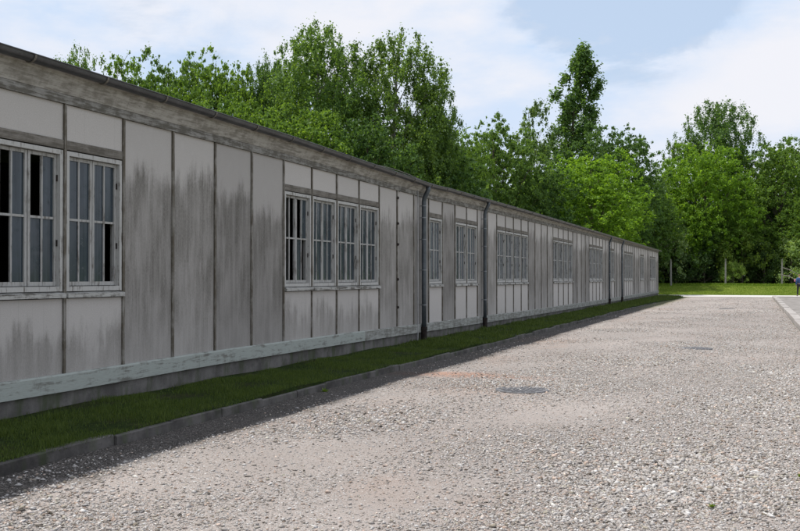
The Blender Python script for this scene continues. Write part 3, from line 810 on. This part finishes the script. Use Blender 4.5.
T = [
 ('k1', 72, 43, 64, 52, 'small leafy birch top peeping over the gutter at the far left', MG),
 ('b2', 143, 64, 72, 70, 'pale low crown between the thin treetop and the third round crown', YG),
 ('b3', 292, 50, 70, 60, 'leafy crown squeezed behind the left flank of the tall birches', MG),
 ('a1', 119, 51, 70, 76, 'thin pale treetop between the far-left birch top and the round crowns', YG),
 ('b1', 168, 47, 66, 66, 'rounded green crown third from the left above the roof', MG),
 ('b2', 219, 46, 64, 70, 'broad round crown left of the two tall birches, fourth from the left', YG),
 ('k2', 263, 49, 66, 54, 'narrow darker crown tucked against the left side of the tall birches', DG),
 ('k3', 322, 21, 61, 88, 'tall birch with pointed top, left one of the two tallest behind the roof', MG),
 ('k1', 392, 25, 63, 92, 'tall loose birch with sky showing through, right one of the two tallest behind the roof', (.9, .95, .95)),
 ('k2', 433, 78, 64, 56, 'lower drooping birch on the right shoulder of the tall birches', MG),
 ('b3', 300, 100, 56, 90, 'pale green bush-like crown in front of the tall birches just above the gutter', YG),
 ('b1', 236, 88, 57, 74, 'low pale crown just above the gutter in front of the round crowns', YG),
 ('b2', 360, 112, 57, 80, 'low crown at the feet of the two tall birches', DG),
 ('b3', 190, 92, 59, 60, 'low crown close above the gutter under the third round crown', MG),
 ('b1', 497, 114, 82, 84, 'dense maple crown halfway between the birches and the poplar', MG),
 ('b2', 462, 128, 78, 56, 'small bright crown at the right foot of the lower drooping birch', YG),
 ('a2', 536, 99, 100, 66, 'sparse feathery tree with see-through top left of the poplar', GG),
 ('p1', 556, 46, 104, 58, 'tall narrow poplar leaning slightly right above all its neighbours', DG),
 ('b3', 610, 122, 98, 84, 'spreading dark crown right behind the poplar foot', DG),
 ('b1', 592, 147, 88, 106, 'big bright green maple in front of the poplar above the roof', BR),
 ('b2', 540, 160, 84, 70, 'darker crown between the dense maple and the big bright maple', DG),
 ('b2', 640, 170, 104, 66, 'medium green crown above the far end of the roof', MG),
 ('a1', 672, 139, 116, 40, 'thin grey-green tree standing alone left of the tall ragged tree', GG),
 ('k3', 715, 98, 118, 76, 'tall ragged tree with a wispy top on the right', DG),
 ('b3', 704, 138, 110, 76, 'bright green maple in front of the tall ragged tree', BR),
 ('b1', 664, 190, 114, 70, 'low dark crown directly right of the barrack end', DG),
 ('b2', 779, 136, 113, 74, 'large rounded light green crown near the right edge', YG),
 ('b1', 815, 128, 122, 80, 'tall dark crown cut by the right edge', DG),
 ('b3', 750, 176, 118, 70, 'medium crown between the bright maple and the light green crown on the right', MG),
 ('b3', 812, 190, 108, 60, 'lower light green crown at the right edge above the walker', YG),
 ('b2', 690, 196, 112, 64, 'green crown with a dark visible trunk behind the middle fence post', MG),
 ('b1', 730, 205, 110, 60, 'leafy young tree hanging low over the lawn between two fence posts', YG),
 ('a1', 768, 160, 116, 50, 'slender grey-green tree half hidden behind the light green crown', GG),
 ('b1', 20, 92, 60, 80, 'crown hidden behind the gutter at the left edge', MG),
 ('b2', 430, 140, 66, 90, 'shaded crown low behind the roof joint', DG),
 ('b3', 860, 150, 118, 100, 'broad crown outside the right edge of the wood', MG),
]
for i, a in enumerate(T):
    lib, px, ty, zd, wp, lab, col = a
    tree(lib, px, ty, zd, wp, lab, col, rz=TH if lib == 'p1' else None, lean=7 if lib == 'p1' else 0)
SH = [
 ('s1', 676, 222, 108.5, 50, 'shrub with pale whitish blossom beside the barrack end', (2.0, 1.75, 3.2)),
 ('s2', 792, 238, 107, 52, 'blossoming pale bush at the right edge above the walker', (2.2, 1.95, 2.8)),
 ('s1', 742, 228, 108, 60, 'yellow-green bush right of the middle fence post', (1.3, 1.2, .9)),
 ('s2', 704, 236, 108.5, 60, 'grey-green bush between the left and middle fence posts', (.9, .95, 1.3)),
 ('s1', 733, 262, 105.5, 26, 'low light shrub at the foot of the middle fence post', (1.9, 1.75, 1.7)),
 ('s2', 764, 244, 107.5, 42, 'dark bush left of the right-hand fence post', (.55, .6, .7)),
 ('s2', 655, 240, 109, 50, 'dark bush half hidden by the barrack corner', (.5, .55, .6)),
]
for a in SH:
    tree(*a[:6], col=a[6], cat='bush', name='bush', group='bushes at the edge of the lawn')
# the wood behind: reads as one dark mass
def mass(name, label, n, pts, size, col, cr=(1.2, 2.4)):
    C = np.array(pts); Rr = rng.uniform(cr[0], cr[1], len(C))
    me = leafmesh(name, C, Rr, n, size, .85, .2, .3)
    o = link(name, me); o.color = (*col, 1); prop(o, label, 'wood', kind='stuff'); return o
pts = []
for i in range(520):
    px = random.uniform(600, 900); zd = random.uniform(118, 132); p = at(px, 277, zd); g = float(lawn_h(np.array(p.x), np.array(p.y)))
    pts.append((p.x, p.y, g + random.uniform(.6, 8.5)))
for i in range(420):
    px = random.uniform(380, 660); zd = random.uniform(106, 118); p = at(px, 277, zd)
    pts.append((p.x, p.y, random.uniform(.6, 11)))
for i in range(520):
    px = random.uniform(-80, 460); zd = random.uniform(70, 80); p = at(px, 277, zd)
    pts.append((p.x, p.y, random.uniform(.6, 10.5)))
for i in range(620):
    px = random.uniform(880, 1750); zd = random.uniform(108, 122); p = at(px, 277, zd); g = float(lawn_h(np.array(p.x), np.array(p.y)))
    pts.append((p.x, p.y, g + random.uniform(.6, 11 + 3*math.sin(px*.021) + 2*math.sin(px*.057))))
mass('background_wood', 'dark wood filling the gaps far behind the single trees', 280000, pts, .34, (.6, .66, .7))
pts = []
for i in range(330):
    px = random.uniform(620, 880); zd = random.uniform(108.5, 114); p = at(px, 277, zd); g = float(lawn_h(np.array(p.x), np.array(p.y)))
    pts.append((p.x, p.y, g + random.random()**1.4*3.2))
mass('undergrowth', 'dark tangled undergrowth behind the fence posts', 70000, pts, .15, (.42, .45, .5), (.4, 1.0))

# ---------------------------------------------------------------- person at the right edge
def skinmesh(name, verts, edges, radii, mat, parent, root=0, sub=1):
    me = bpy.data.meshes.new(name); me.from_pydata(verts, edges, []); me.update()
    o = link(name, me, parent); me.materials.append(mat)
    sk = o.modifiers.new('skin', 'SKIN'); sk.use_smooth_shade = True
    if not me.skin_vertices: 
        bpy.context.view_layer.objects.active = o
    for i, r_ in enumerate(radii):
        me.skin_vertices[0].data[i].radius = (r_, r_) if not hasattr(r_, '__len__') else r_
        me.skin_vertices[0].data[i].use_root = (i == root)
    sb = o.modifiers.new('sub', 'SUBSURF'); sb.levels = sb.render_levels = sub
    return o
def person():
    p = at(799.3, 290, 79.5); r = empty('person', (p.x, p.y, .075), 'person in blue jacket and dark trousers walking on the pad at the right edge', 'person')
    r.rotation_euler = (0, 0, R(200))
    skin = mat_plain('skin', (.48, .30, .23), .6); blue = mat_plain('blue_jacket', (.035, .075, .19), .8); dark = mat_plain('dark_trousers', (.018, .018, .024), .85)
    hair = mat_plain('light_brown_hair', (.22, .13, .07), .7); pink = mat_plain('pink_bag', (.40, .17, .22), .7); shoe = mat_plain('black_shoe', (.02, .02, .02), .6)
    V, E, Rd = [], [], []
    def add(pt, rad, par=None):
        V.append(pt); Rd.append(rad)
        if par is not None: E.append((par, len(V)-1))
        return len(V)-1
    pel = add((0, 0, .95), (.155, .11)); bel = add((0, .005, 1.10), (.14, .10), pel); ch = add((0, 0, 1.30), (.165, .115), bel); nk0 = add((0, 0, 1.45), (.09, .07), ch)
    nk = add((0, .01, 1.51), .052, nk0); h0 = add((0, -.005, 1.58), (.062, .075), nk); h1 = add((0, 0, 1.66), (.078, .095), h0); add((0, .005, 1.735), (.055, .07), h1)
    hands = []
    for s, fw in ((1, .10), (-1, -.12)):
        hip = add((s*.09, 0, .90), .095, pel); kn = add((s*.10, -fw*.9, .50), .062, hip); an = add((s*.10, -fw*1.3+(.10 if fw < 0 else 0), .09), .04, kn)
        add((s*.11, -fw*1.3-.12+(.10 if fw < 0 else 0), .04), .035, an)
        sh = add((s*.18, 0, 1.41), .065, ch); el = add((s*.26, .03+fw*.5, 1.14), .045, sh); wr = add((s*.27, -.06+fw*.9, .90), .028, el)
        pm = add((s*.27, -.075+fw, .83), (.022, .04), wr); hands.append((s, pm, fw))
    for s, pm, fw in hands:
        b = V[pm]
        for q in range(4):
            f1 = add((b[0]-s*.005, b[1]+(-.028+.019*q), b[2]-.055), .0095, pm); add((b[0]-s*.022, b[1]+(-.028+.019*q), b[2]-.095-(.012 if q in (1, 2) else 0)), .008, f1)
        t1 = add((b[0]-s*.02, b[1]-.045, b[2]-.01), .011, pm); add((b[0]-s*.03, b[1]-.06, b[2]-.045), .009, t1)
    skinmesh('body', V, E, Rd, skin, r, 0)
    def sub_(idx, g, zmax=None):
        ids = {o: n for n, o in enumerate(idx)}
        return [V[i] for i in idx], [(ids[a], ids[b]) for a, b in E if a in ids and b in ids], [tuple(q+g for q in (Rd[i] if hasattr(Rd[i], '__len__') else (Rd[i], Rd[i]))) for i in idx]
    legs = [0, 8, 9, 10, 15, 16, 17]; v, e, rd = sub_([0, 8, 9, 10, 15, 16, 17], .016)
    skinmesh('trousers', v, e, rd, dark, r, 0)
    v, e, rd = sub_([0, 1, 2, 3, 12, 13, 14, 19, 20, 21], .022); skinmesh('jacket', v, e, rd, blue, r, 0)
    for i in (10, 17):
        a, b = V[i], V[i+1]; skinmesh('shoe', [(a[0], a[1]+.03, .05), (b[0], b[1], .042)], [(0, 1)], [.05, .042], shoe, r, 0)
    skinmesh('hair', [(0, .04, 1.60), (0, .035, 1.68), (0, .02, 1.745)], [(0, 1), (1, 2)], [(.075, .06), (.09, .085), (.07, .08)], hair, r, 0)
    for s in (1, -1):
        m = MB(); m.tube([(s*.03, -.088, 1.662), (s*.03, -.096, 1.662)], .010, 8); m.build('eye', dark, r)
    m = MB(); m.tube([(0, -.09, 1.655), (0, -.112, 1.625), (0, -.095, 1.615)], [.008, .013, .01], 6); m.build('nose', skin, r)
    m = MB(); m.tube([(-.022, -.080, 1.587), (0, -.086, 1.585), (.022, -.080, 1.587)], [.004, .007, .004], 6); m.build('mouth', pink, r)
    # bag hanging from the shoulder: a thing of its own
    b = MB(); b.box(-.04, .04, -.10, .10, -.12, .09); o = b.build('shoulder_bag', pink, bevel=.03)
    m4 = r.rotation_euler.to_matrix(); o.location = r.location + m4 @ Vector((.36, .02, 1.28)); o.rotation_euler = r.rotation_euler
    prop(o, 'pink bag slung at the shoulder of the walker', 'bag')
person()

# ---------------------------------------------------------------- light, sky, camera
az_sun = Vector((-1, -.2, 2.058)).normalized()          # towards the sun
elev = math.asin(az_sun.z)
sun = bpy.data.lights.new('sun', 'SUN'); sun.energy = 4.3; sun.angle = R(.53); sun.color = (1, .955, .88)
so = bpy.data.objects.new('sun', sun); COL.objects.link(so); so.rotation_euler = (-az_sun).to_track_quat('-Z', 'Y').to_euler()
W = bpy.data.worlds.new('World'); S.world = W; W.use_nodes = True
nt = W.node_tree; nt.nodes.clear(); N = nt.nodes.new; Lk = nt.links.new
sky = N('ShaderNodeTexSky'); sky.sky_type = 'NISHITA'; sky.sun_disc = False; sky.sun_elevation = elev; sky.sun_rotation = math.atan2(az_sun.x, az_sun.y)
tc = N('ShaderNodeTexCoord')
def wmath(op, a, b=0):
    n = N('ShaderNodeMath'); n.operation = op
    for i, q in enumerate((a, b)):
        if isinstance(q, bpy.types.NodeSocket): Lk(q, n.inputs[i])
        else: n.inputs[i].default_value = q
    return n.outputs[0]
def wrange(v, a, b, c, d):
    n = N('ShaderNodeMapRange'); n.interpolation_type = 'SMOOTHSTEP'; Lk(v, n.inputs[0])
    for i, q in zip((1,2,3,4), (a,b,c,d)): n.inputs[i].default_value = q
    return n.outputs[0]
def wnoise(scale, sc, det=6, ro=.55, dist=.3):
    mp = N('ShaderNodeMapping'); Lk(tc.outputs['Generated'], mp.inputs[0]); mp.inputs['Scale'].default_value = sc
    n = N('ShaderNodeTexNoise'); Lk(mp.outputs[0], n.inputs['Vector']); n.inputs['Scale'].default_value = scale; n.inputs['Detail'].default_value = det; n.inputs['Roughness'].default_value = ro; n.inputs['Distortion'].default_value = dist
    return n.outputs[0]
def dotdir(px, py):
    d = (at(px, py, 1) - Vector((CX, 0, EYE))).normalized(); n = N('ShaderNodeVectorMath'); n.operation = 'DOT_PRODUCT'
    nn = N('ShaderNodeVectorMath'); nn.operation = 'NORMALIZE'; Lk(tc.outputs['Generated'], nn.inputs[0])
    Lk(nn.outputs[0], n.inputs[0]); n.inputs[1].default_value = d; return n.outputs['Value']
cl = wmath('ADD', wmath('MULTIPLY', wnoise(2.6, (1, 1, 2.2), 7, .52, .25), .6), wmath('MULTIPLY', wnoise(7.5, (1, 1, 2.0), 8, .6, .3), .4))
hole = wmath('ADD', wrange(dotdir(620, -45), math.cos(R(9.0)), math.cos(R(3.0)), 0, .34), wrange(dotdir(180, -10), math.cos(R(11)), math.cos(R(2)), 0, .10))
hole = wmath('MULTIPLY', hole, wrange(wnoise(5, (1, 1, 2.6), 6, .6, .4), .36, .56, .45, 1.25))
hole = wmath('ADD', hole, wrange(dotdir(570, 15), math.cos(R(3.5)), math.cos(R(.8)), 0, .10))
cover = wrange(wmath('SUBTRACT', cl, hole), .24, .37, 0.80, 1.0)
lum = wmath('ADD', wmath('MULTIPLY', wnoise(3.4, (1, 1, 2.6), 6, .5, .4), .65), wmath('MULTIPLY', wnoise(9, (1, 1, 2.4), 8, .6, .2), .35))
cr = N('ShaderNodeMix'); cr.data_type = 'RGBA'
Lk(wmath('MAXIMUM', wmath('SUBTRACT', wrange(lum, .38, .60, 0.15, 1), wmath('MULTIPLY', hole, 3.0)), 0.0), cr.inputs[0])
STR = .10
cr.inputs[6].default_value = (.62/STR, .76/STR, .97/STR, 1); cr.inputs[7].default_value = (.89/STR, .90/STR, .96/STR, 1)
mx = N('ShaderNodeMix'); mx.data_type = 'RGBA'; Lk(cover, mx.inputs[0]); Lk(sky.outputs[0], mx.inputs[6]); Lk(cr.outputs[2], mx.inputs[7])
bg = N('ShaderNodeBackground'); Lk(mx.outputs[2], bg.inputs[0]); bg.inputs[1].default_value = STR
wo = N('ShaderNodeOutputWorld'); Lk(bg.outputs[0], wo.inputs[0])

cam = bpy.data.cameras.new('camera'); co = bpy.data.objects.new('camera', cam); COL.objects.link(co); S.camera = co
cam.sensor_width = 36; cam.lens = 45; cam.clip_start = .05; cam.clip_end = 4000
co.location = (CX, 0, EYE); co.rotation_euler = (R(90)+math.atan(.0115), 0, TH)
S.view_settings.view_transform = 'Standard'; S.view_settings.look = 'None'; S.view_settings.exposure = 0; S.view_settings.gamma = 1; S.view_settings.use_curve_mapping = False
S.cycles.max_bounces = 6; S.cycles.diffuse_bounces = 3; S.cycles.transmission_bounces = 3; S.cycles.transparent_max_bounces = 4
